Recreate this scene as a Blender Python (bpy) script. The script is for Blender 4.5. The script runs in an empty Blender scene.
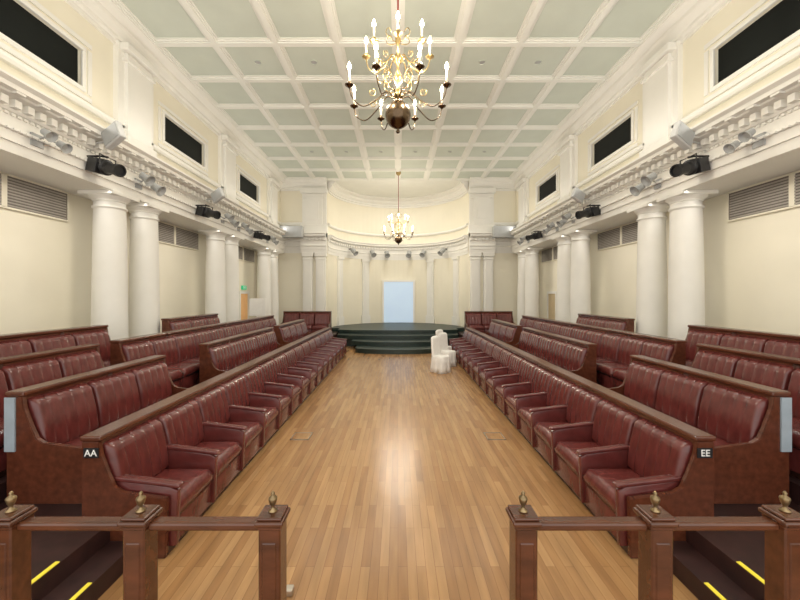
import bpy, bmesh, math, random
from mathutils import Vector, Matrix
random.seed(7)
C = bpy.context.scene.collection
F=360.0
bpy.context.scene.view_settings.view_transform='Standard'
# ---------------------------------------------------------------- materials
def mat(name, col, rough=0.6, metal=0.0, var=0.06, scale=6.0, bump=0.0, emis=None, estr=0.0, coat=0.0, stretch=(1,1,1), spec=None):
    m=bpy.data.materials.new(name); m.use_nodes=True
    nt=m.node_tree; b=nt.nodes['Principled BSDF']
    tc=nt.nodes.new('ShaderNodeTexCoord'); mp=nt.nodes.new('ShaderNodeMapping'); mp.inputs['Scale'].default_value=stretch
    nz=nt.nodes.new('ShaderNodeTexNoise'); nz.inputs['Scale'].default_value=scale; nz.inputs['Detail'].default_value=4
    nt.links.new(tc.outputs['Object'],mp.inputs[0]); nt.links.new(mp.outputs[0],nz.inputs['Vector'])
    r=nt.nodes.new('ShaderNodeValToRGB')
    r.color_ramp.elements[0].position=0.3; r.color_ramp.elements[1].position=0.7
    r.color_ramp.elements[0].color=[max(0,c*(1-var)) for c in col]+[1]
    r.color_ramp.elements[1].color=[min(1,c*(1+var)) for c in col]+[1]
    nt.links.new(nz.outputs['Fac'],r.inputs[0]); nt.links.new(r.outputs[0],b.inputs['Base Color'])
    b.inputs['Roughness'].default_value=rough; b.inputs['Metallic'].default_value=metal
    if spec is not None: b.inputs['Specular IOR Level'].default_value=spec
    if coat: b.inputs['Coat Weight'].default_value=coat; b.inputs['Coat Roughness'].default_value=0.15
    if bump:
        bp=nt.nodes.new('ShaderNodeBump'); bp.inputs['Strength'].default_value=bump; bp.inputs['Distance'].default_value=0.01
        nt.links.new(nz.outputs['Fac'],bp.inputs['Height']); nt.links.new(bp.outputs[0],b.inputs['Normal'])
    if emis:
        b.inputs['Emission Color'].default_value=list(emis)+[1]; b.inputs['Emission Strength'].default_value=estr
    return m
M_wall=mat('cream_wall',(0.84,0.795,0.66),0.75,var=0.02,scale=1.2)
M_trim=mat('white_trim',(0.84,0.825,0.775),0.6,var=0.02,scale=2)
M_col=mat('column_paint',(0.84,0.825,0.775),0.6,var=0.03,scale=2)
M_ceil=mat('pale_green_coffer',(0.60,0.645,0.57),0.7,var=0.03,scale=2)
M_beam=mat('ceiling_beam_white',(0.83,0.83,0.775),0.6,var=0.02,scale=2)
M_wood=mat('dark_red_wood',(0.105,0.030,0.014),0.26,var=0.25,scale=3,stretch=(6,0.8,6),coat=0.3)
M_wood2=mat('dark_panel_wood',(0.050,0.017,0.010),0.35,var=0.3,scale=3,stretch=(6,6,0.8),coat=0.3)
M_rail=mat('barrier_wood',(0.088,0.027,0.011),0.26,var=0.3,scale=4,stretch=(1,6,4),coat=0.3)
M_leather=mat('maroon_leather',(0.122,0.025,0.022),0.25,var=0.22,scale=7,bump=0.5,coat=0.25,stretch=(1,2.5,1))
M_carpet=mat('dark_step_wood',(0.030,0.010,0.009),0.5,var=0.3,scale=8)
M_green=mat('dark_green_stage',(0.020,0.034,0.029),0.4,var=0.25,scale=5)
M_black=mat('black_metal',(0.012,0.012,0.014),0.4,var=0.1)
M_glass=mat('dark_window',(0.008,0.010,0.009),0.6,var=0.3,scale=1,spec=0.15)
M_brass=mat('gold_brass',(0.42,0.31,0.14),0.33,metal=1,var=0.25,scale=12)
M_bronze=mat('dark_bronze',(0.13,0.09,0.055),0.25,metal=1,var=0.2)
M_aged=mat('aged_brass',(0.30,0.22,0.12),0.35,metal=0.9,var=0.3,scale=20)
M_white=mat('white_fabric',(0.86,0.84,0.80),0.8,var=0.03,scale=12)
M_grey=mat('grey_plastic',(0.40,0.41,0.41),0.5)
M_lwhite=mat('white_plastic',(0.55,0.55,0.54),0.5)
M_candle=mat('candle_ivory',(0.8,0.74,0.6),0.5,emis=(1,0.8,0.5),estr=0.4)
M_bulb=mat('lit_bulb',(1,0.9,0.7),0.5,emis=(1,0.80,0.50),estr=35)
M_cord=mat('red_cord',(0.30,0.02,0.015),0.6)
M_yel=mat('yellow_nosing',(0.85,0.72,0.06),0.5,emis=(0.9,0.75,0.05),estr=0.15)
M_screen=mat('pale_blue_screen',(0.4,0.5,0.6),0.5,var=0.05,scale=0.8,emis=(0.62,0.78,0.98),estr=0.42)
M_exit=mat('exit_green',(0.02,0.4,0.18),0.5,emis=(0.05,0.8,0.35),estr=0.3)
M_text=mat('white_lettering',(0.85,0.85,0.82),0.5,emis=(1,1,1),estr=0.1)
M_orange=mat('warm_doorway',(0.62,0.36,0.16),0.6,emis=(0.9,0.5,0.2),estr=0.2)
M_door=mat('beige_door',(0.60,0.48,0.30),0.6,var=0.05)
M_gloss=mat('pale_acrylic',(0.36,0.43,0.49),0.15,var=0.1)  # pale blue reflection on glossy wood, painted as a flat colour
M_vent=mat('vent_dark',(0.17,0.15,0.13),0.6)
M_slat=mat('vent_slat',(0.40,0.37,0.33),0.5)
M_steel=mat('brushed_metal',(0.5,0.45,0.38),0.3,metal=0.9)
def floor_mat():
    m=bpy.data.materials.new('oak_floor'); m.use_nodes=True; nt=m.node_tree; b=nt.nodes['Principled BSDF']
    tc=nt.nodes.new('ShaderNodeTexCoord'); mp=nt.nodes.new('ShaderNodeMapping'); mp.inputs['Rotation'].default_value=(0,0,math.pi/2)
    br=nt.nodes.new('ShaderNodeTexBrick'); br.inputs['Scale'].default_value=1
    br.inputs['Brick Width'].default_value=0.85; br.inputs['Row Height'].default_value=0.075; br.inputs['Mortar Size'].default_value=0.0014
    br.offset=0.43
    br.inputs['Color1'].default_value=(0.41,0.235,0.102,1); br.inputs['Color2'].default_value=(0.29,0.150,0.060,1); br.inputs['Mortar'].default_value=(0.16,0.078,0.032,1)
    nz=nt.nodes.new('ShaderNodeTexNoise'); nz.inputs['Scale'].default_value=3; nz.inputs['Detail'].default_value=6
    mp2=nt.nodes.new('ShaderNodeMapping'); mp2.inputs['Scale'].default_value=(5,0.5,1)
    nt.links.new(tc.outputs['Object'],mp.inputs[0]); nt.links.new(mp.outputs[0],br.inputs['Vector'])
    nt.links.new(tc.outputs['Object'],mp2.inputs[0]); nt.links.new(mp2.outputs[0],nz.inputs['Vector'])
    mx=nt.nodes.new('ShaderNodeMixRGB'); mx.blend_type='OVERLAY'; mx.inputs[0].default_value=0.4
    nt.links.new(br.outputs['Color'],mx.inputs[1]); nt.links.new(nz.outputs['Fac'],mx.inputs[2]); nt.links.new(mx.outputs[0],b.inputs['Base Color'])
    b.inputs['Roughness'].default_value=0.24
    bp=nt.nodes.new('ShaderNodeBump'); bp.inputs['Strength'].default_value=0.25; bp.inputs['Distance'].default_value=0.01
    nz2=nt.nodes.new('ShaderNodeTexNoise'); nz2.inputs['Scale'].default_value=4
    nt.links.new(tc.outputs['Object'],nz2.inputs['Vector']); nt.links.new(nz2.outputs['Fac'],bp.inputs['Height']); nt.links.new(bp.outputs[0],b.inputs['Normal'])
    return m
M_floor=floor_mat()
# ---------------------------------------------------------------- helpers
def link(o): C.objects.link(o); return o
def meshobj(name, bm, m, parent=None, smooth=False, mods=None):
    me=bpy.data.meshes.new(name); bmesh.ops.recalc_face_normals(bm,faces=bm.faces[:]); bm.to_mesh(me); bm.free()
    if smooth:
        for p in me.polygons: p.use_smooth=True
    me.materials.append(m)
    o=bpy.data.objects.new(name,me); link(o)
    if parent: o.parent=parent
    return o
def inst(name, me, parent=None, loc=(0,0,0), rot=(0,0,0), scale=None):
    o=bpy.data.objects.new(name,me); link(o); o.location=loc; o.rotation_euler=rot
    if parent: o.parent=parent
    if scale: o.scale=scale
    return o
def abox(bm,x0,x1,y0,y1,z0,z1,r=0,seg=2):
    res=bmesh.ops.create_cube(bm,size=1)
    vs=res['verts']
    for v in vs:
        v.co=Vector(((x0+x1)/2+v.co.x*abs(x1-x0),(y0+y1)/2+v.co.y*abs(y1-y0),(z0+z1)/2+v.co.z*abs(z1-z0)))
    if r:
        es=list({e for v in vs for e in v.link_edges})
        bmesh.ops.bevel(bm,geom=es,offset=r,segments=seg,profile=0.5,affect='EDGES')
def box(name,x0,x1,y0,y1,z0,z1,m,parent=None,r=0,seg=2,smooth=False):
    bm=bmesh.new(); abox(bm,x0,x1,y0,y1,z0,z1,r,seg); return meshobj(name,bm,m,parent,smooth)
def lathe(bm,prof,seg=24,M=None,close=True):
    rings=[]
    for r,z in prof:
        ring=[]
        for i in range(seg):
            a=2*math.pi*i/seg; v=Vector((r*math.cos(a),r*math.sin(a),z))
            if M: v=M@v
            ring.append(bm.verts.new(v))
        rings.append(ring)
    for a,b in zip(rings,rings[1:]):
        for i in range(seg):
            bm.faces.new((a[i],a[(i+1)%seg],b[(i+1)%seg],b[i]))
    if close:
        bm.faces.new(rings[0][::-1]); bm.faces.new(rings[-1])
def spline(pts,n=6):
    P=[Vector(p) for p in pts]; P=[2*P[0]-P[1]]+P+[2*P[-1]-P[-2]]; out=[]
    for i in range(1,len(P)-2):
        for k in range(n):
            t=k/n; a,b,c,d=P[i-1],P[i],P[i+1],P[i+2]
            out.append(0.5*((2*b)+(c-a)*t+(2*a-5*b+4*c-d)*t*t+(-a+3*b-3*c+d)*t**3))
    out.append(P[-2]); return out
def tube(bm,pts,rad,seg=8,n=6,smooth=True):
    P=spline(pts,n) if smooth else [Vector(p) for p in pts]
    rings=[]; up=Vector((0.13,0.97,0.2))
    for i,p in enumerate(P):
        t=(P[min(i+1,len(P)-1)]-P[max(i-1,0)]).normalized()
        a=t.cross(up)
        if a.length<1e-3: a=t.cross(Vector((1,0,0)))
        a.normalize(); b=t.cross(a)
        r=rad(i/(len(P)-1)) if callable(rad) else rad
        rings.append([bm.verts.new(p+a*(r*math.cos(2*math.pi*k/seg))+b*(r*math.sin(2*math.pi*k/seg))) for k in range(seg)])
    for A,B in zip(rings,rings[1:]):
        for k in range(seg): bm.faces.new((A[k],A[(k+1)%seg],B[(k+1)%seg],B[k]))
    bm.faces.new(rings[0][::-1]); bm.faces.new(rings[-1])
def sweep(bm,prof,path):
    rings=[]
    for (x,y),(nx,ny) in path:
        rings.append([bm.verts.new((x+nx*o,y+ny*o,z)) for o,z in prof])
    n=len(prof)
    for A,B in zip(rings,rings[1:]):
        for k in range(n): bm.faces.new((A[k],A[(k+1)%n],B[(k+1)%n],B[k]))
    bm.faces.new(rings[0][::-1]); bm.faces.new(rings[-1])
def prism(bm,poly,axis,a0,a1):
    def mk(p,a): return (p[0],a,p[1]) if axis=='y' else (p[0],p[1],a)
    A=[bm.verts.new(mk(p,a0)) for p in poly]; B=[bm.verts.new(mk(p,a1)) for p in poly]
    n=len(poly)
    for k in range(n): bm.faces.new((A[k],A[(k+1)%n],B[(k+1)%n],B[k]))
    bm.faces.new(A[::-1]); bm.faces.new(B)
def grid_solid(bm,front,back,nu,nv):
    f=[[bm.verts.new(front(i/nu,j/nv)) for j in range(nv+1)] for i in range(nu+1)]
    b=[[bm.verts.new(back(i/nu,j/nv)) for j in range(nv+1)] for i in range(nu+1)]
    for i in range(nu):
        for j in range(nv):
            bm.faces.new((f[i][j],f[i+1][j],f[i+1][j+1],f[i][j+1])); bm.faces.new((b[i][j],b[i][j+1],b[i+1][j+1],b[i+1][j]))
    for i in range(nu):
        bm.faces.new((f[i][0],b[i][0],b[i+1][0],f[i+1][0])); bm.faces.new((f[i][nv],f[i+1][nv],b[i+1][nv],b[i][nv]))
    for j in range(nv):
        bm.faces.new((f[0][j],f[0][j+1],b[0][j+1],b[0][j])); bm.faces.new((f[nu][j],b[nu][j],b[nu][j+1],f[nu][j+1]))
def empty(name,loc=(0,0,0),rot=(0,0,0),parent=None):
    o=bpy.data.objects.new(name,None); link(o); o.empty_display_size=0.1; o.location=loc; o.rotation_euler=rot
    if parent: o.parent=parent
    return o
def tag(o,label,cat,group=None):
    o['label']=label; o['category']=cat
    if group: o['group']=group
    return o
def struct(o,label,cat='wall'):
    o['kind']='structure'; o['label']=label; o['category']=cat; return o
tn=[0]
def trim_name(): tn[0]+=1; return 'trim_%d'%tn[0]
def text_mesh(txt,size,m,parent,loc,rot,name='lettering'):
    cu=bpy.data.curves.new(name,'FONT'); cu.body=txt; cu.size=size; cu.extrude=0.002; cu.align_x='CENTER'; cu.align_y='CENTER'
    t=bpy.data.objects.new('tmp',cu); link(t); bpy.context.view_layer.update()
    me=bpy.data.meshes.new_from_object(t.evaluated_get(bpy.context.evaluated_depsgraph_get()))
    bpy.data.objects.remove(t); me.materials.clear(); me.materials.append(m)
    return inst(name,me,parent,loc,rot)

# ---------------------------------------------------------------- shell
Y0=-1.5; YE=16.8; XW=6.3; XE=5.3; XU=5.5; ZC=7.6; RA=3.3
struct(box('floor',-6.4,6.4,Y0,20.6,-0.1,0,M_floor),'polished golden-brown timber strip floor','floor')
struct(box('ceiling',-5.9,5.9,Y0,20.6,ZC,ZC+0.1,M_ceil),'flat pale green ceiling panels between white beams','ceiling')
for s,side in ((-1,'left'),(1,'right')):
    struct(box('wall_%s'%side,s*XW,s*(XW+0.1),Y0,YE,0,4.2,M_wall),'cream painted side wall behind the columns')
for k in range(-4,5):
    x=k*1.3
    bm=bmesh.new()
    abox(bm,x-0.055,x+0.055,Y0,YE,ZC-0.065,ZC); abox(bm,x-0.09,x+0.09,Y0,YE,ZC-0.042,ZC); abox(bm,x-0.13,x+0.13,Y0,YE,ZC-0.018,ZC)
    struct(meshobj(trim_name(),bm,M_beam),'white moulded lengthwise ceiling beam','ceiling beam')
y=YE-0.02; 
while y>Y0:
    bm=bmesh.new()
    abox(bm,-5.2,5.2,y-0.055,y+0.055,ZC-0.067,ZC); abox(bm,-5.2,5.2,y-0.09,y+0.09,ZC-0.044,ZC); abox(bm,-5.2,5.2,y-0.13,y+0.13,ZC-0.020,ZC)
    struct(meshobj(trim_name(),bm,M_beam),'white moulded crosswise ceiling beam','ceiling beam'); y-=1.3
ENT=[(-0.25,4.15),(0,4.15),(0,4.30),(0.03,4.30),(0.03,4.44),(0.07,4.46),(0.07,4.49),(0.02,4.50),(0.02,4.68),(0.06,4.69),(0.08,4.72),(0.08,4.83),(0.20,4.86),(0.22,4.88),(0.30,4.89),(0.30,4.95),(0.36,4.99),(0.36,5.02),(-0.25,5.04)]
ENTA=[(o*0.6+0.02 if o>=0 else -0.05,z) for o,z in ENT]
ENTE=[(o+0.02 if o>=0 else -0.05,z) for o,z in ENT]
CROWN=[(-0.1,7.05),(0.05,7.05),(0.05,7.13),(0.10,7.15),(0.10,7.21),(0.18,7.29),(0.20,7.33),(0.20,7.40),(0.30,7.47),(0.33,7.50),(0.33,7.60),(-0.1,7.60)]
MID=[(-0.05,5.45),(0.07,5.45),(0.10,5.49),(0.10,5.54),(0.05,5.58),(-0.05,5.58)]
def dentils(bm,path_fn,L,step=0.17,w=0.09,z0=4.725,z1=4.825,o0=0.07,o1=0.165):
    n=int(L/step)
    for i in range(n):
        t=(i+0.5)*step
        (x,y),(nx,ny)=path_fn(t); tx,ty=-ny,nx
        vs=[]
        for z in (z0,z1):
            for (o,u) in ((o0,-w/2),(o1,-w/2),(o1,w/2),(o0,w/2)):
                vs.append(bm.verts.new((x+nx*o+tx*u,y+ny*o+ty*u,z)))
        for f in ((0,1,2,3),(7,6,5,4),(0,4,5,1),(1,5,6,2),(2,6,7,3),(3,7,4,0)): bm.faces.new([vs[k] for k in f])
WINS=[(4.45,6.25),(8.45,10.2),(12.45,14.15)]
COLS=[7.0,7.95,11.05,12.0,15.05,16.0]
for s,side in ((-1,'left'),(1,'right')):
    P=[((s*XE,Y0),(-s,0)),((s*XE,YE),(-s,0))]
    bm=bmesh.new(); sweep(bm,ENT,P)
    abox(bm,s*(XE+0.24),s*XW,Y0,YE,4.152,4.25); abox(bm,s*(XE+0.2),s*(XU+0.3),Y0,YE,4.95,5.04)
    struct(meshobj(trim_name(),bm,M_trim),'white classical entablature running above the columns','cornice')
    bm=bmesh.new()
    dentils(bm,lambda t:((s*XE,Y0+t),(-s,0)),YE-Y0)
    dentils(bm,lambda t:((s*XE,Y0+t),(-s,0)),YE-Y0,step=0.34,w=0.12,z0=4.86,z1=4.895,o0=0.1,o1=0.29)
    dentils(bm,lambda t:((s*XE,Y0+t),(-s,0)),YE-Y0,step=0.085,w=0.05,z0=4.645,z1=4.68,o0=0.0,o1=0.05)
    dentils(bm,lambda t:((s*XE,Y0+t),(-s,0)),YE-Y0,step=0.085,w=0.05,z0=4.445,z1=4.475,o0=0.0,o1=0.085)
    struct(meshobj(trim_name(),bm,M_trim),'row of small white dentil blocks under the cornice','dentils')
    bm=bmesh.new()
    a,b=s*XU,s*(XU+0.35)
    abox(bm,a,b,Y0,YE,5.0,5.82); abox(bm,a,b,Y0,YE,6.46,ZC)
    ys=[Y0]+[v for w in WINS for v in w]+[YE]
    for i in range(0,len(ys),2): abox(bm,a,b,ys[i],ys[i+1],5.82,6.46)
    struct(meshobj('wall_upper_%s'%side,bm,M_wall),'cream upper wall pierced by dark clerestory windows')
    bm=bmesh.new(); sweep(bm,CROWN,[((s*XU,Y0),(-s,0)),((s*XU,YE),(-s,0))]); struct(meshobj(trim_name(),bm,M_trim),'white crown moulding at the ceiling edge','crown moulding')
    bm=bmesh.new(); sweep(bm,MID,[((s*XU,Y0),(-s,0)),((s*XU,YE),(-s,0))]); struct(meshobj(trim_name(),bm,M_trim),'white sill moulding below the upper windows','moulding')
    for i,(w0,w1) in enumerate(WINS):
        n=i+1+(3 if s>0 else 0)
        bm=bmesh.new(); abox(bm,s*(XU+0.06),s*(XU+0.10),w0,w1,5.82,6.46)
        o=meshobj('window_%d'%n,bm,M_glass); struct(o,'dark rectangular clerestory window pane in white surround','window')
        bm=bmesh.new(); t=0.07
        x0,x1=s*(XU-0.04),s*(XU+0.02)
        for q in ((w0-t,w1+t,5.82-t,5.82),(w0-t,w1+t,6.46,6.46+t),(w0-t,w0,5.82,6.46),(w1,w1+t,5.82,6.46)): abox(bm,x0,x1,*q,r=0.012,seg=1)
        x0,x1=s*(XU-0.02),s*(XU+0.02); t2=0.2
        for q in ((w0-t2,w1+t2,5.82-t2,5.82-t-0.05),(w0-t2,w1+t2,6.46+t+0.05,6.46+t2),(w0-t2,w0-t-0.05,5.82-t,6.46+t),(w1+t+0.05,w1+t2,5.82-t,6.46+t)): abox(bm,x0,x1,*q)
        o2=meshobj('window_frame',bm,M_trim,o)
    for yc in (3.3,7.45,11.5,15.6):
        bm=bmesh.new()
        abox(bm,s*(XU-0.10),s*XU,yc-0.50,yc+0.50,5.04,7.12); abox(bm,s*(XU-0.17),s*XU,yc-0.34,yc+0.34,5.04,7.12)
        abox(bm,s*(XU-0.24),s*XU,yc-0.42,yc+0.42,5.04,5.32,0.02); abox(bm,s*(XU-0.22),s*XU,yc-0.40,yc+0.40,6.80,6.86)
        abox(bm,s*(XU-0.26),s*XU,yc-0.46,yc+0.46,6.98,7.12,0.02)
        struct(meshobj(trim_name(),bm,M_trim),'white pilaster between the clerestory windows','pilaster')
    for i,yc in enumerate(COLS):
        root=empty('column',(s*5.6,yc,0.66))
        tag(root,'white round classical column with plain square capital','column','round white columns along the side walls')
        h=4.15-0.66
        bm=bmesh.new(); 
        prof=[(0.30,0.16),(0.295,0.2),(0.29,0.3)]+[(0.29-0.035*((k/10)**1.6),0.3+(h-0.62)*k/10) for k in range(1,11)]+[(0.255,h-0.30),(0.28,h-0.29),(0.28,h-0.26),(0.255,h-0.25),(0.255,h-0.17)]
        lathe(bm,prof,32); meshobj('column_shaft',bm,M_col,root,True)
        bm=bmesh.new(); lathe(bm,[(0.255,h-0.17),(0.27,h-0.16),(0.27,h-0.14),(0.32,h-0.09),(0.33,h-0.07)],32); abox(bm,-0.34,0.34,-0.34,0.34,h-0.07,h-0.001,0.008,1); meshobj('column_capital',bm,M_col,root)
        bm=bmesh.new(); abox(bm,-0.37,0.37,-0.37,0.37,0,0.08); lathe(bm,[(0.35,0.08),(0.37,0.10),(0.37,0.12),(0.33,0.14),(0.31,0.16)],32); meshobj('column_base',bm,M_col,root)
    for (g0,g1) in ((4.35,6.82),(8.9,11.3),(13.4,15.7)):
        mid=5.72 if g0<5 else (g0+g1)/2
        root=empty('wall_vent',(s*XW,(g0+g1)/2,3.865)); tag(root,'grey louvred air vent grille high on the cream wall','vent','louvred vents')
        L=(g1-g0)/2; mm=mid-(g0+g1)/2
        box('vent_back',-s*0.03,0,-L,L,-0.26,0.26,M_vent,root)
        bm=bmesh.new()
        for a0,a1 in ((-L+0.03,mm-0.04),(mm+0.04,L-0.03)):
            for k in range(10):
                z=-0.235+k*0.048; abox(bm,-s*0.03,-s*0.045,a0,a1,z,z+0.024)
        meshobj('vent_louvre',bm,M_slat,root)
        bm=bmesh.new()
        for q in ((-L-0.03,L+0.03,0.25,0.28),(-L-0.03,L+0.03,-0.28,-0.25),(-L-0.03,-L,-0.26,0.26),(L,L+0.03,-0.26,0.26),(mm-0.04,mm+0.04,-0.26,0.26)): abox(bm,-s*0.05,0,*q)
        meshobj('vent_frame',bm,M_wall,root)
# end wall
bm=bmesh.new()
for s in (-1,1): abox(bm,s*RA,s*6.4,YE,YE+0.15,0,ZC)
struct(meshobj('wall_far',bm,M_wall),'cream end wall either side of the rounded recess')
yc=YE+0.1; arc=lambda R,n=40:[((R*math.cos(math.pi-math.pi*k/n),yc+R*math.sin(math.pi-math.pi*k/n)),(-math.cos(math.pi-math.pi*k/n),-math.sin(math.pi-math.pi*k/n))) for k in range(n+1)]
bm=bmesh.new(); sweep(bm,[(0,0),(0,ZC),(-0.12,ZC),(-0.12,0)],arc(RA)); struct(meshobj('wall_apse',bm,M_wall),'curved cream recess wall behind the stage')
bm=bmesh.new(); sweep(bm,ENTA,arc(RA)); dentils(bm,lambda t:((RA*math.cos(t/RA),yc+RA*math.sin(t/RA)),(-math.cos(t/RA),-math.sin(t/RA))),math.pi*RA,o0=0.03,o1=0.12)
struct(meshobj(trim_name(),bm,M_trim),'curved white cornice around the rounded recess','cornice')
bm=bmesh.new(); sweep(bm,CROWN,arc(RA)); sweep(bm,MID,arc(RA)); struct(meshobj(trim_name(),bm,M_trim),'curved white crown moulding of the recess','crown moulding')
n=30; bm=bmesh.new(); prism(bm,[(RA*math.cos(math.pi*k/n),yc+RA*math.sin(math.pi*k/n)) for k in range(n+1)],'z',ZC-0.03,ZC-0.002)
struct(meshobj('ceiling_apse',bm,M_beam),'flat white ceiling of the rounded recess','ceiling')
for s in (-1,1):
    bm=bmesh.new(); x0,x1=sorted((s*RA,s*5.3)); sweep(bm,ENTE,[((x0,YE),(0,-1)),((x1,YE),(0,-1))])
    x0,x1=sorted((s*RA,s*4.5)); sweep(bm,[(o+0.22 if o>=0 else -0.04,z-0.001) for o,z in ENT],[((x0,YE),(0,-1)),((x1,YE),(0,-1))])
    dentils(bm,lambda t:((x0+t,YE-0.22),(0,-1)),1.2)
    struct(meshobj(trim_name(),bm,M_trim),'white entablature across the end wall pilasters','cornice')
    x0,x1=sorted((s*RA,s*5.5))
    bm=bmesh.new(); sweep(bm,CROWN,[((x0,YE),(0,-1)),((x1,YE),(0,-1))]); sweep(bm,MID,[((x0,YE),(0,-1)),((x1,YE),(0,-1))]); struct(meshobj(trim_name(),bm,M_trim),'white crown moulding of the end wall','crown moulding')
    for cx in (3.58,4.18):
        bm=bmesh.new(); x=s*cx
        abox(bm,x-0.22,x+0.22,YE-0.16,YE,0.0,4.15); abox(bm,x-0.14,x+0.14,YE-0.19,YE,0.9,3.8)
        abox(bm,x-0.27,x+0.27,YE-0.22,YE,3.98,4.15,0.015,1); abox(bm,x-0.25,x+0.25,YE-0.2,YE,3.84,3.88); abox(bm,x-0.27,x+0.27,YE-0.22,YE,0,0.7,0.015,1)
        struct(meshobj(trim_name(),bm,M_trim),'white panelled pilaster on the end wall','pilaster')
    bm=bmesh.new(); x=s*3.88
    abox(bm,x-0.56,x+0.56,YE-0.12,YE,5.04,7.12); abox(bm,x-0.38,x+0.38,YE-0.2,YE,5.3,6.85)
    abox(bm,x-0.62,x+0.62,YE-0.26,YE,5.04,5.45,0.02,1); abox(bm,x-0.62,x+0.62,YE-0.27,YE,6.9,7.12,0.02,1); abox(bm,x-0.5,x+0.5,YE-0.24,YE,6.68,6.73); abox(bm,x-0.22,x+0.22,YE-0.24,YE,5.7,6.5)
    struct(meshobj(trim_name(),bm,M_trim),'broad white upper pilaster beside the recess','pilaster')
for ang in (25,57,123,155):
    a=math.radians(ang); Mx=Matrix.Translation((RA*math.cos(a),yc+RA*math.sin(a),0))@Matrix.Rotation(a+math.pi/2,4,'Z')
    bm=bmesh.new()
    abox(bm,-0.2,0.2,0.0,0.1,0.67,4.15); abox(bm,-0.12,0.12,0.0,0.13,1.2,3.85); abox(bm,-0.25,0.25,0,0.15,4.0,4.15); abox(bm,-0.25,0.25,0,0.15,0.67,1.1)
    bm.transform(Mx); struct(meshobj(trim_name(),bm,M_trim),'slim white pilaster on the curved wall','pilaster')
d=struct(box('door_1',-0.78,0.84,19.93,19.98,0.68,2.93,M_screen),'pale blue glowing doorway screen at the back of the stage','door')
bm=bmesh.new()
for q in ((-0.88,-0.78,0.67,2.93),(0.84,0.94,0.67,2.93),(-0.88,0.94,2.93,3.03)): abox(bm,q[0],q[1],19.9,20.08,q[2],q[3])
meshobj('door_frame',bm,M_trim,d)
for n,s,mm,lab in ((2,-1,M_orange,'open side doorway glowing warm orange'),(3,1,M_door,'plain beige side door in white frame')):
    d=struct(box('door_%d'%n,s*(XW-0.03),s*XW,14.3,15.0,0.66,2.25,mm),lab,'door')
    bm=bmesh.new()
    for q in ((14.2,14.3,0.66,2.25),(15.0,15.1,0.66,2.25),(14.2,15.1,2.25,2.35)): abox(bm,s*(XW-0.06),s*XW,*q)
    meshobj('door_frame',bm,M_trim,d)
ex=empty('exit_sign',(-XW+0.06,14.65,2.50)); tag(ex,'small illuminated green exit sign above the doorway','sign')
box('sign_box',-0.06,0,-0.2,0.2,-0.08,0.08,M_exit,ex,0.01)
text_mesh('EXIT',0.13,M_text,ex,(0.004,0,0),(math.pi/2,0,math.pi/2))
# ---------------------------------------------------------------- stage & tiers
def arcslab(name,w,yf,sag,yb,z0,z1,lab):
    n=28; poly=[]
    for k in range(n+1):
        t=-1+2*k/n; poly.append((w*t,yf+sag*(1-math.sqrt(max(0,1-(t*0.985)**2)))))
    poly+=[(w,yb),(-w,yb)]
    bm=bmesh.new(); prism(bm,poly,'z',z0,z1); o=meshobj(name,bm,M_green); 
    o['kind']='structure'; o['label']=lab; o['category']='stage step'; return o
arcslab(trim_name(),1.65,13.35,0.6,16.75,0,0.17,'lowest curved dark green step of the stage')
arcslab(trim_name(),1.9,14.2,0.6,16.75,0.17,0.34,'curved dark green middle step of the stage')
arcslab(trim_name(),2.6,15.0,0.5,16.75,0.34,0.50,'curved dark green upper step of the stage')
for s in (-1,1):
    x0,x1=sorted((s*1.9,s*2.6)); struct(box(trim_name(),x0,x1,15.4,16.75,0,0.34,M_green),'dark green stage riser beside the steps','stage riser')
n=28; poly=[(2.7*(-1+2*k/n),15.7+0.5*(1-math.sqrt(max(0,1-((-1+2*k/n)*0.985)**2)))) for k in range(n+1)]
poly+=[(2.7,YE),(3.2,YE+0.05)]+[(3.2*math.cos(math.pi*k/30),yc+3.2*math.sin(math.pi*k/30)) for k in range(1,30)]+[(-3.2,YE+0.05),(-2.7,YE)]
bm=bmesh.new(); prism(bm,poly,'z',0.50,0.66); st=meshobj('stage_platform',bm,M_green); tag(st,'dark green curved stage platform in the rounded recess','stage')
for s,side in ((-1,'left'),(1,'right')):
    def P(x0,x1,y0,y1,z,lab):
        o=box(trim_name(),s*x0,s*x1,y0,y1,0,z,M_carpet); struct(o,lab,'platform'); return o
    P(2.70,3.62,3.0,14.5,0.30,'low dark seating tier platform')
    P(3.62,4.46,Y0,14.5,0.48,'middle dark seating tier platform')
    P(4.46,XW,Y0,14.5,0.66,'upper dark seating tier platform')
    P(2.4,3.62,1.2,3.0,0.30,'dark landing step beside the seats')
    P(2.17,2.4,1.2,3.0,0.15,'dark lower step beside the seats')
    P(2.75,5.2,14.5,16.55,0.48,'dark rear seating platform')
    P(5.2,XW,14.5,YE,0.66,'dark platform under the far columns')
    for x,z in ((2.17,0.15),(2.4,0.30)):
        o=box('nosing_strip',s*(x+0.005),s*(x+0.035),1.3,2.56,z,z+0.006,M_yel); tag(o,'bright yellow safety strip on dark step edge','safety strip','yellow step strips')
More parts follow.
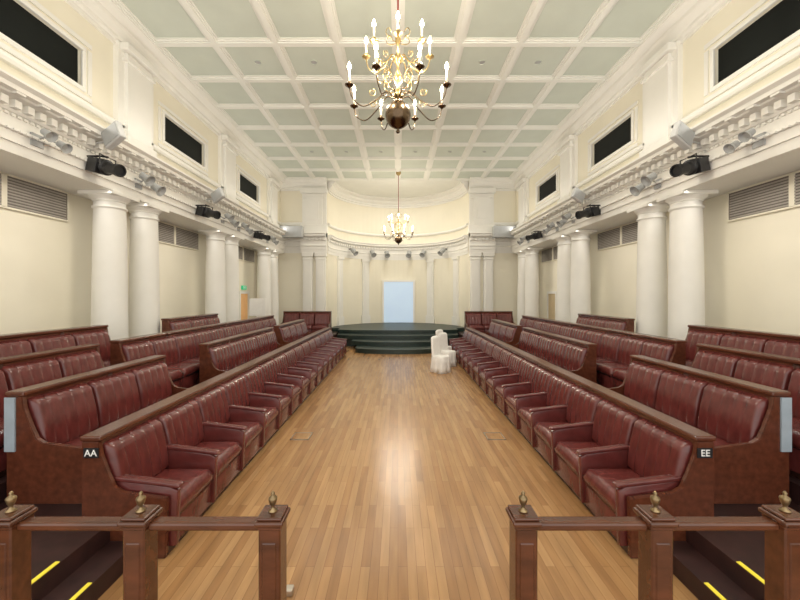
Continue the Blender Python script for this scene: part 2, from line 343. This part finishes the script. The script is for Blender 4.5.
# ---------------------------------------------------------------- benches
cache={}
def seat_meshes(p,arms):
    key=(round(p,4),arms)
    if key in cache: return cache[key]
    out={}
    g=0.07 if arms else 0.02
    w=p-0.012; nch=5
    def ed(t,k=0.10): 
        return min(1,math.sqrt(max(0,1-max(0,1-min(t,1-t)/k)**2)))
    def fr(u,v):
        z=0.40+0.53*v; x=0.53+0.085*v
        ch=abs(math.sin(math.pi*nch*u))**0.35
        off=0.074*ed(u,0.06)*ed(v,0.12)*(0.87+0.13*ch)
        off+=0.015*math.sin(math.pi*min(1,v*1.2))
        return (x-off,(u-0.5)*w,z+ (0.02*ed(u,0.08) if v>0.93 else 0))
    def bk(u,v): return (0.655,(u-0.5)*w,0.40+0.53*v)
    bm=bmesh.new(); grid_solid(bm,fr,bk,60,14); 
    me=bpy.data.meshes.new('backrest'); bmesh.ops.recalc_face_normals(bm,faces=bm.faces[:]); bm.to_mesh(me); bm.free(); out['backrest']=me
    wc=p-g
    def top(u,v):
        e=ed(u,0.10)*ed(v,0.09)
        return (0.005+0.52*v,(u-0.5)*wc,0.36+0.085*e+0.012*math.sin(math.pi*u)*math.sin(math.pi*v))
    def bot(u,v): return (0.015+0.50*v,(u-0.5)*wc,0.29)
    bm=bmesh.new(); grid_solid(bm,top,bot,16,14)
    me=bpy.data.meshes.new('seat_cushion'); bmesh.ops.recalc_face_normals(bm,faces=bm.faces[:]); bm.to_mesh(me); bm.free(); out['seat_cushion']=me
    bm=bmesh.new(); abox(bm,0.03,0.10,-wc/2,wc/2,0.06,0.30,0.015,2)
    me=bpy.data.meshes.new('seat_front'); bm.to_mesh(me); bm.free(); out['seat_front']=me
    bm=bmesh.new(); prism(bm,[(0.01,0.06),(-0.005,0.53),(0.06,0.565),(0.52,0.625),(0.58,0.625),(0.58,0.06)],'y',-0.028,0.028)
    bmesh.ops.recalc_face_normals(bm,faces=bm.faces[:]); bmesh.ops.bevel(bm,geom=bm.edges[:],offset=0.010,segments=2,profile=0.5,affect='EDGES')
    b2=bmesh.new(); prism(b2,[(-0.02,0.555),(-0.025,0.577),(0.0,0.592),(0.52,0.655),(0.56,0.655),(0.56,0.62),(0.06,0.567)],'y',-0.037,0.037)
    bmesh.ops.recalc_face_normals(b2,faces=b2.faces[:]); bmesh.ops.bevel(b2,geom=b2.edges[:],offset=0.009,segments=3,profile=0.5,affect='EDGES')
    tmp=bpy.data.meshes.new('t'); b2.to_mesh(tmp); b2.free(); bm.from_mesh(tmp)
    me=bpy.data.meshes.new('armrest'); bm.to_mesh(me); bm.free(); out['armrest']=me
    for m in out.values():
        m.materials.append(M_leather)
        for q in m.polygons: q.use_smooth=True
    cache[key]=out; return out
bm=bmesh.new(); lathe(bm,[(0.036,0),(0.040,0.006),(0.036,0.012),(0.024,0.010),(0.020,0.016),(0.010,0.018)],16,Matrix.Rotation(-math.pi/2,4,'Y'))
ROS=bpy.data.meshes.new('rosette'); bmesh.ops.recalc_face_normals(bm,faces=bm.faces[:]); bm.to_mesh(ROS); bm.free(); ROS.materials.append(M_wood2)
def bench(s,xf,y0,z,n,p,arms,label,group,letters=None,rosette=True,gloss_edge=False,rot=None,loc=None):
    L=n*p+0.10
    r=(0 if s>0 else math.pi) if rot is None else rot
    l=(s*xf,y0 if s>0 else y0+L,z) if loc is None else loc
    root=empty('bench',l,(0,0,r)); tag(root,label,'bench',group)
    sm=seat_meshes(p,arms)
    box('plinth',0.07,0.66,0.05,L-0.05,0,0.10,M_wood2,root)
    box('back_panel',0.655,0.73,0.04,L-0.04,0,0.93,M_wood2,root)
    bm=bmesh.new(); abox(bm,0.60,0.78,0,L,0.975,1.02,0.014,2); abox(bm,0.625,0.755,0.01,L-0.01,0.90,0.98,0.01,1); meshobj('top_rail',bm,M_wood,root)
    ep=[(0.06,0.0),(0.76,0.0),(0.76,0.975),(0.62,0.975),(0.60,0.86),(0.54,0.70),(0.49,0.59),(0.42,0.55),(0.05,0.50)]
    for yy in (0.0,L-0.045):
        bm=bmesh.new(); prism(bm,ep,'y',yy,yy+0.045); bmesh.ops.recalc_face_normals(bm,faces=bm.faces[:]); bmesh.ops.bevel(bm,geom=bm.edges[:],offset=0.006,segments=2,affect='EDGES')
        o=meshobj('end_panel',bm,M_wood,root)
    for i in range(n):
        yy=0.05+p*(i+0.5)
        for k in ('backrest','seat_cushion','seat_front'): inst(k,sm[k],root,(0,yy,0))
    if arms:
        for i in range(n+1):
            yy=0.05+p*i
            if i==0: yy+=0.04
            if i==n: yy-=0.04
            inst('armrest',sm['armrest'],root,(0,yy,0))
    if rosette:
        k=max(1,round(L/2.2))
        for i in range(k): inst('rosette',ROS,root,(0.626,L*(i+0.5)/k,0.937))
    yn=-0.001 if s>0 else L+0.001
    sg=-1 if s>0 else 1
    if letters:
        box('letter_plate',0.61,0.735,yn,yn+sg*0.008,0.845,0.925,M_black,root)
        text_mesh(letters,0.078,M_text,root,(0.672,yn+sg*0.011,0.885),(math.pi/2,0,0 if s>0 else math.pi))
    if gloss_edge:
        box('edge_strip',0.67,0.765,yn,yn+sg*0.012,0.48,0.97,M_gloss,root)  # thin strip painted as the gloss reflection on the end panel
    return root
for s in (-1,1):
    bench(s,1.88,3.0,0,15,0.675,True,'long maroon leather bench with armrests facing the aisle','front row benches',letters='AA' if s<0 else 'EE',rosette=False)
    bench(s,2.80,3.27,0.30,3,0.64,False,'short three-seat maroon leather bench with wooden crest rail','second row benches',gloss_edge=True)
    bench(s,2.80,6.45,0.30,5,0.66,False,'maroon leather bench with wooden end panels on low tier','second row benches')
    bench(s,2.80,10.35,0.30,4,0.66,False,'maroon leather bench near the stage on low tier','second row benches')
    bench(s,3.68,2.6,0.48,4,0.62,False,'maroon leather bench with carved wooden rail on middle tier','third row benches')
    bench(s,3.68,5.55,0.48,11,0.62,False,'long pleated maroon leather bench on middle tier','third row benches')
    bench(s,4.46,2.9,0.66,5,0.66,False,'maroon leather bench before the columns on upper tier','fourth row benches')
    bench(s,4.46,7.95,0.66,3,0.70,False,'short maroon leather bench between the columns','fourth row benches')
    L=3*0.65+0.10
    bench(1,0,0,0.48,3,0.65,False,'maroon leather bench by the end wall facing the hall','end wall benches',rot=math.pi/2,loc=(s*3.9+L/2,14.85,0.48))
# ---------------------------------------------------------------- barrier
def urn(parent,loc):
    k=0.72
    bm=bmesh.new(); lathe(bm,[(r*k,z) for r,z in [(0.012,0),(0.026,0.002),(0.026,0.006),(0.012,0.012),(0.009,0.022),(0.020,0.036),(0.026,0.054),(0.024,0.060),(0.012,0.066),(0.009,0.072),(0.012,0.078),(0.004,0.086)]],16)
    o=meshobj('finial',bm,M_aged,parent,True); o.location=loc; o['label']='small aged brass urn finial'
for s in (-1,1):
    root=empty('railing',(0,1.54,0)); tag(root,'dark wooden barrier railing with square posts and brass finials','railing','entrance railings')
    for X in (0.535,1.10,1.655):
        x=s*X
        bm=bmesh.new()
        abox(bm,x-0.046,x+0.046,-0.046,0.046,0,1.235,0.006,1)
        abox(bm,x-0.060,x+0.060,-0.060,0.060,1.240,1.262,0.008,2); abox(bm,x-0.052,x+0.052,-0.052,0.052,1.262,1.276,0.006,2); abox(bm,x-0.052,x+0.052,-0.052,0.052,1.222,1.241,0.006,1)
        abox(bm,x-0.030,x+0.030,-0.051,0.051,0.2,1.17,0.004,1)
        abox(bm,x-0.060,x+0.060,-0.060,0.060,0,0.12,0.005,1)
        meshobj('post',bm,M_rail,root)
        urn(root,(x,0,1.275))
    for a,b in ((0.581,1.054),(1.146,1.609)):
        bm=bmesh.new(); x0,x1=sorted((s*a,s*b)); abox(bm,x0,x1,-0.028,0.028,1.205,1.240,0.010,2)
        meshobj('handrail',bm,M_rail,root)
        box('lower_rail',x0,x1,-0.02,0.02,0.30,0.36,M_rail,root)
# ---------------------------------------------------------------- chandeliers
def chandelier(loc,label,power):
    root=empty('chandelier',loc); tag(root,label,'chandelier','brass candle chandeliers')
    bm=bmesh.new()
    prof=[(0.006,-0.245),(0.022,-0.235),(0.028,-0.215),(0.014,-0.195),(0.03,-0.182),(0.055,-0.165)]
    prof+=[(0.17*math.cos(math.radians(a)),0.175*math.sin(math.radians(a))) for a in range(-70,75,10)]
    prof+=[(0.05,0.175),(0.06,0.19),(0.03,0.21)]
    lathe(bm,prof,28); meshobj('ball_body',bm,M_bronze,root,True)
    bm=bmesh.new()
    lathe(bm,[(r*0.72,z) for r,z in [(0.03,0.20),(0.075,0.24),(0.09,0.27),(0.05,0.31),(0.03,0.35),(0.035,0.40),(0.07,0.44),(0.085,0.48),(0.06,0.53),(0.03,0.58),(0.028,0.66),(0.07,0.70),(0.10,0.73),(0.07,0.77),(0.03,0.82),(0.025,0.92),(0.05,0.97),(0.055,1.02),(0.03,1.08),(0.02,1.18),(0.035,1.22),(0.01,1.28)]],20)
    meshobj('stem',bm,M_brass,root,True)
    H=ZC-loc[2]
    bm=bmesh.new(); tube(bm,[(0,0,1.27),(0,0,H-0.03)],0.013,8,smooth=False); meshobj('hanging_cord',bm,M_cord,root)
    bm=bmesh.new(); lathe(bm,[(0.02,H-0.20),(0.08,H-0.16),(0.11,H-0.10),(0.11,H-0.02)],20); meshobj('ceiling_rose',bm,M_brass,root,True)
    def mk(name,bm,mm):
        me=bpy.data.meshes.new(name); bmesh.ops.recalc_face_normals(bm,faces=bm.faces[:]); bm.to_mesh(me); bm.free(); me.materials.append(mm)
        for q in me.polygons: q.use_smooth=True
        return me
    def ml(name,prof,mm,seg=14):
        bm=bmesh.new(); lathe(bm,prof,seg); return mk(name,bm,mm)
    def tier(n,R,z0,zc,drop,off,m,ch):
        bm=bmesh.new()
        tube(bm,[(0.03,0,z0),(R*0.25,0,z0+0.05),(R*0.45,0,z0-drop*0.4),(R*0.72,0,zc-drop-0.02),(R*0.93,0,zc-drop*0.75),(R,0,zc-0.02)],lambda t:0.0095-0.0025*t,8)
        am=mk('arm',bm,m)
        bm=bmesh.new()
        sc=[(R*0.55+0.055*(1-k/14)*math.cos(k*0.75+2),0,z0-drop*0.25+0.05+0.055*(1-k/14)*math.sin(k*0.75+2)) for k in range(11)]
        tube(bm,sc,0.005,6,n=2); scm=mk('arm_scroll',bm,M_brass)
        pan=ml('drip_pan',[(0.01,-0.03),(0.025,-0.01),(0.050,0.0),(0.057,0.010),(0.03,0.013),(0.020,0.05),(0.016,0.055)],m)
        can=ml('candle',[(0.013,0.05),(0.013,0.05+ch)],M_candle)
        bul=ml('flame_bulb',[(0.008,0),(0.021,0.018),(0.025,0.036),(0.016,0.066),(0.004,0.098)],M_bulb)
        for i in range(n):
            a=2*math.pi*(i+off)/n
            arm=inst('arm',am,root,(0,0,0),(0,0,a))
            inst('arm_scroll',scm,arm)
            inst('drip_pan',pan,arm,(R,0,zc)); inst('candle',can,arm,(R,0,zc)); inst('flame_bulb',bul,arm,(R,0,zc+0.05+ch))
    tier(8,0.66,0.22,0.24,0.20,0.5,M_bronze,0.15)
    tier(8,0.42,0.70,0.76,0.18,0.0,M_brass,0.13)
    bm=bmesh.new(); tube(bm,[(0.05,0,0.30),(0.14,0,0.34),(0.21,0,0.42),(0.20,0,0.52),(0.13,0,0.55),(0.10,0,0.49),(0.14,0,0.46)],0.006,6,n=4); s1=mk('scroll_ornament',bm,M_brass)
    bm=bmesh.new(); tube(bm,[(0.02,0,0.95),(0.12,0,0.97),(0.18,0,1.03),(0.14,0,1.10),(0.09,0,1.06)],0.0055,6,n=4); s2=mk('scroll_ornament',bm,M_brass)
    for i in range(6):
        a=2*math.pi*(i+0.5)/6
        inst('scroll_ornament',s1,root,(0,0,0),(0,0,a)); inst('scroll_ornament',s2,root,(0,0,0),(0,0,a))
    for k in range(4):
        l=bpy.data.lights.new('chandelier_glow','POINT'); l.energy=power/4; l.color=(1,0.89,0.73); l.shadow_soft_size=0.03
        a=math.pi/4+k*math.pi/2
        o=bpy.data.objects.new('chandelier_glow',l); link(o); o.location=(loc[0]+0.55*math.cos(a),loc[1]+0.55*math.sin(a),loc[2]+0.55)
chandelier((0,4.75,4.575),'large brass chandelier with dark ball and lit candle arms',310)
chandelier((0.02,15.7,4.62),'distant brass chandelier with lit candles hanging before the stage',165)
# ---------------------------------------------------------------- stage lights / speakers
def lantern(s,y,z,k=1.0,x=4.93):
    root=empty('stage_light',(s*x,y,z)); tag(root,'black theatre spotlight clamped to the white cornice','spotlight','black cornice spotlights')
    R=Matrix.Rotation(math.radians(105),4,'Y') if s<0 else Matrix.Rotation(math.radians(-105),4,'Y')
    R=Matrix.Rotation(math.radians(15*s),4,'Z')@R@Matrix.Scale(k,4)
    bm=bmesh.new(); lathe(bm,[(0.04,-0.30),(0.10,-0.28),(0.125,-0.24),(0.125,-0.02),(0.10,0.0),(0.085,0.05),(0.085,0.20),(0.10,0.21),(0.10,0.27),(0.08,0.27),(0.075,0.24)],20,R)
    meshobj('lamp_body',bm,M_black,root)
    bm=bmesh.new(); 
    tube(bm,[(0,-0.16*k,-0.01),(0,-0.16*k,0.17*k),(0,0.16*k,0.17*k),(0,0.16*k,-0.01)],0.012,6,smooth=False); tube(bm,[(0,0,0.17*k),(s*0.1,0,0.19*k),(s*(XE-x+0.005),0,0.19*k)],0.018,8,smooth=False)
    meshobj('yoke',bm,M_black,root)
    bm=bmesh.new(); abox(bm,-0.11*k,0.11*k,-0.10*k,0.10*k,-0.10*k,0.10*k,0.004,1)
    bm.transform(Matrix.Translation((s*0.17*k,0,0.03*k))@R.to_3x3().normalized().to_4x4()); meshobj('lamp_housing',bm,M_black,root)
def speaker(s,y,z,k=1.0,x=4.78):
    root=empty('loudspeaker',(s*x,y,z)); tag(root,'tilted pale grey panel loudspeaker bracketed to the cornice','speaker','cornice loudspeakers')
    R=Matrix.Rotation(math.radians(s*25),4,'Y')@Matrix.Rotation(math.radians(-12),4,'X')@Matrix.Rotation(math.radians(s*15),4,'Z')
    bm=bmesh.new(); abox(bm,-0.18*k,0.18*k,-0.05*k,0.05*k,-0.15*k,0.15*k,0.02,2); bm.transform(R); meshobj('speaker_box',bm,M_lwhite,root)
    bm=bmesh.new(); abox(bm,-0.155*k,0.155*k,-0.058*k,-0.05*k,-0.125*k,0.125*k); bm.transform(R); meshobj('speaker_grille',bm,M_grey,root)
    bm=bmesh.new(); tube(bm,[(0,0.04,0),(s*0.2,0.10,-0.06),(s*(XE-x-0.03),0.10,-0.10)],0.016,6,smooth=False); meshobj('bracket',bm,M_lwhite,root)
def flood(s,y,z,k=1.0,x=5.0):
    root=empty('floodlight',(s*x,y,z)); tag(root,'small white floodlight cluster on the cornice face','floodlight','white cornice floodlights')
    for dy,dz in ((-0.12,0.05),(0.14,-0.03)):
        R=Matrix.Translation((0,dy*k,dz*k))@Matrix.Rotation(math.radians(-s*125),4,'Y')@Matrix.Scale(k,4)
        bm=bmesh.new(); lathe(bm,[(0.03,-0.10),(0.055,-0.08),(0.06,0.02),(0.09,0.08),(0.085,0.08),(0.05,0.03)],16,R); meshobj('lamp_head',bm,M_grey,root)
    bm=bmesh.new(); tube(bm,[(0,-0.12*k,0.05*k),(s*0.15,0,0.06*k),(s*(XE-x-0.01),0,0.0)],0.014,6,smooth=False); tube(bm,[(0,0.14*k,-0.03*k),(s*0.15,0,0.05*k)],0.014,6,smooth=False)
    abox(bm,s*(XE-x-0.05),s*(XE-x-0.01),-0.09,0.09,-0.09,0.09); meshobj('bracket',bm,M_grey,root)
for s in (-1,1):
    lantern(s,6.12,4.36,1.05,x=4.93); speaker(s,6.05,4.88,1.1)
    flood(s,5.25,4.45,0.9)
    flood(s,7.3,4.45,1.3); lantern(s,9.4,4.34,1.05); speaker(s,9.55,4.84,1.0)
    flood(s,10.8,4.45,1.3); flood(s,11.9,4.4,1.2); lantern(s,13.1,4.33,1.0); flood(s,14.5,4.4,1.2)
    root=empty('loudspeaker',(s*4.75,16.1,5.02)); tag(root,'wide grey loudspeaker hung at the corner of the end wall','speaker','corner loudspeakers')
    box('speaker_box',-0.5,0.5,-0.14,0.14,-0.26,0.26,M_grey,root,0.02); box('bracket',-0.06,0.06,0.14,0.36,-0.06,0.06,M_grey,root)
for ang in (38,62,78,102,118,142):
    a=math.radians(ang); x,y=(RA-0.42)*math.cos(a),yc+(RA-0.42)*math.sin(a)
    root=empty('stage_light',(x,y,4.45)); tag(root,'small black spotlight under the curved recess cornice','spotlight','recess cornice spotlights')
    bm=bmesh.new(); lathe(bm,[(0.05,-0.2),(0.12,-0.18),(0.12,0.08),(0.15,0.17),(0.12,0.17),(0.10,0.1)],14,Matrix.Rotation(a,4,'Z')@Matrix.Rotation(math.radians(-130),4,'Y')); meshobj('lamp_body',bm,M_grey,root)
    bm=bmesh.new(); tube(bm,[(0,0,0),(0.1*math.cos(a),0.1*math.sin(a),0.16),(0.40*math.cos(a),0.40*math.sin(a),0.16)],0.03,6,smooth=False); meshobj('bracket',bm,M_black,root)
# ---------------------------------------------------------------- loose things
def covered_chair(loc,rot,label):
    root=empty('covered_chair',loc,(0,0,rot)); tag(root,label,'chair','white covered banquet chairs')
    bm=bmesh.new(); seg=36; rings=[]
    for (z,w,rip) in ((0,0.235,0.022),(0.15,0.22,0.016),(0.3,0.21,0.010),(0.44,0.205,0.003),(0.47,0.18,0),(0.475,0.1,0)):
        ring=[]
        for i in range(seg):
            a=2*math.pi*i/seg; c,sn=math.cos(a),math.sin(a); q=1/max(abs(c),abs(sn)); q=min(q,1.28)
            r=w*q+rip*math.sin(9*a); ring.append(bm.verts.new((r*c,r*sn,z)))
        rings.append(ring)
    for A,B in zip(rings,rings[1:]):
        for i in range(seg): bm.faces.new((A[i],A[(i+1)%seg],B[(i+1)%seg],B[i]))
    bm.faces.new(rings[0][::-1]); bm.faces.new(rings[-1]); meshobj('seat_cover',bm,M_white,root,True)
    def sh(u,v):
        w=0.21*(1-0.10*v); zt=0.43+0.59*v-0.05*v*abs(2*u-1)**3
        e=math.sqrt(max(0,1-(2*u-1)**8))*math.sqrt(max(0,1-v**8)); return (2*u-1)*w,zt,e
    def fr(u,v): x,z,e=sh(u,v); return (x,0.15+0.04*v-0.03*e,z)
    def bk(u,v): x,z,e=sh(u,v); return (x,0.17+0.05*v+0.03*e,z)
    bm=bmesh.new(); grid_solid(bm,fr,bk,14,10); meshobj('back_cover',bm,M_white,root,True)
covered_chair((1.23,10.3,0),math.radians(45),'white fabric covered banquet chair standing in the aisle')
covered_chair((1.54,11.2,0),math.radians(40),'white fabric covered banquet chair behind another')
covered_chair((1.56,12.2,0),math.radians(45),'white fabric covered banquet chair beside the bench')
root=empty('lectern',(-4.95,12.7,0.66)); tag(root,'white panel sign stand beside the column','sign stand')
box('base',-0.27,0.27,-0.2,0.2,0,0.04,M_white,root,0.01); box('pole',-0.03,0.03,-0.03,0.03,0.04,0.85,M_white,root,0.005)
box('sign_panel',-0.29,0.29,-0.02,0.02,0.80,1.42,M_white,root,0.008)
for s in (-1,1):
    root=empty('floor_box',(s*1.5,5.6,0)); tag(root,'small square metal floor socket plate set in timber','floor socket','floor sockets')
    bm=bmesh.new(); abox(bm,-0.13,0.13,-0.13,0.13,0,0.006,0.002,1); meshobj('plate',bm,M_floor,root)
    bm=bmesh.new()
    for q in ((-0.14,0.14,-0.14,-0.125),(-0.14,0.14,0.125,0.14),(-0.14,-0.125,-0.14,0.14),(0.125,0.14,-0.14,0.14)): abox(bm,*q,0,0.009)
    meshobj('rim',bm,M_steel,root)
o=box('door_stop',-0.83,-0.77,2.62,2.68,0,0.05,M_steel,None,0.01); tag(o,'small metal stop fixed to the timber floor','door stop')
# downlights: far row real, the nearer rows added to light the hall
for y in (13.55,8.35,5.75):
    for x in (-3.25,-1.95,1.95,3.25) if y<13 else (-3.25,-1.95,-0.65,0.65,1.95,3.25):
        root=empty('ceiling_downlight',(x,y,ZC)); tag(root,'small round recessed ceiling downlight in coffer','downlight','ceiling downlights')
        bm=bmesh.new(); lathe(bm,[(0.09,-0.001),(0.09,-0.015),(0.075,-0.015),(0.07,-0.002)],20,None,False); meshobj('rim',bm,M_ceil,root)
        bm=bmesh.new(); lathe(bm,[(0.07,-0.002),(0.03,-0.003)],20,None,True); meshobj('reflector',bm,M_grey,root)
        l=bpy.data.lights.new('downlight_beam','SPOT'); l.energy=85; l.spot_size=math.radians(130); l.spot_blend=0.6; l.shadow_soft_size=0.04; l.color=(1,0.95,0.87)
        o=bpy.data.objects.new('downlight_beam',l); link(o); o.location=(x,y,ZC-0.06)
for s in (-1,1):
    l=bpy.data.lights.new('cove_light','AREA'); l.shape='RECTANGLE'; l.size=0.15; l.size_y=16; l.energy=68; l.color=(1,0.96,0.90)  # added fill lamp hidden above the cornice to brighten the ceiling
    o=bpy.data.objects.new('cove_light',l); link(o); o.location=(s*5.05,8.4,5.10); o.rotation_euler=(math.pi,s*math.radians(-40),0)
    # added unseen fill lamps tucked under the entablature, aimed down at the side wall
    l=bpy.data.lights.new('wall_washer','AREA'); l.shape='RECTANGLE'; l.size=0.06; l.size_y=16; l.energy=42; l.color=(1,0.95,0.87); l.spread=math.radians(110)
    o=bpy.data.objects.new('wall_washer',l); link(o); o.location=(s*5.32,8.4,4.12); o.rotation_euler=(0,math.radians(32)*s*-1,0)
l=bpy.data.lights.new('recess_light','AREA'); l.shape='DISK'; l.size=1.2; l.energy=75; l.color=(1,0.96,0.89)  # added fill lamp that brightens the curved recess behind the stage
o=bpy.data.objects.new('recess_light',l); link(o); o.location=(0,17.6,7.45)
w=bpy.data.worlds.new('World'); bpy.context.scene.world=w; w.use_nodes=True
w.node_tree.nodes['Background'].inputs[0].default_value=(1,0.96,0.90,1); w.node_tree.nodes['Background'].inputs[1].default_value=1.8
# camera
cam=bpy.data.cameras.new('camera'); cam.lens=F/800*36; cam.sensor_width=36; cam.shift_x=2/800; cam.shift_y=-5/800; cam.clip_start=0.05
o=bpy.data.objects.new('camera',cam); link(o); o.location=(0,0,2.2); o.rotation_euler=(math.pi/2,0,0)
bpy.context.scene.camera=o
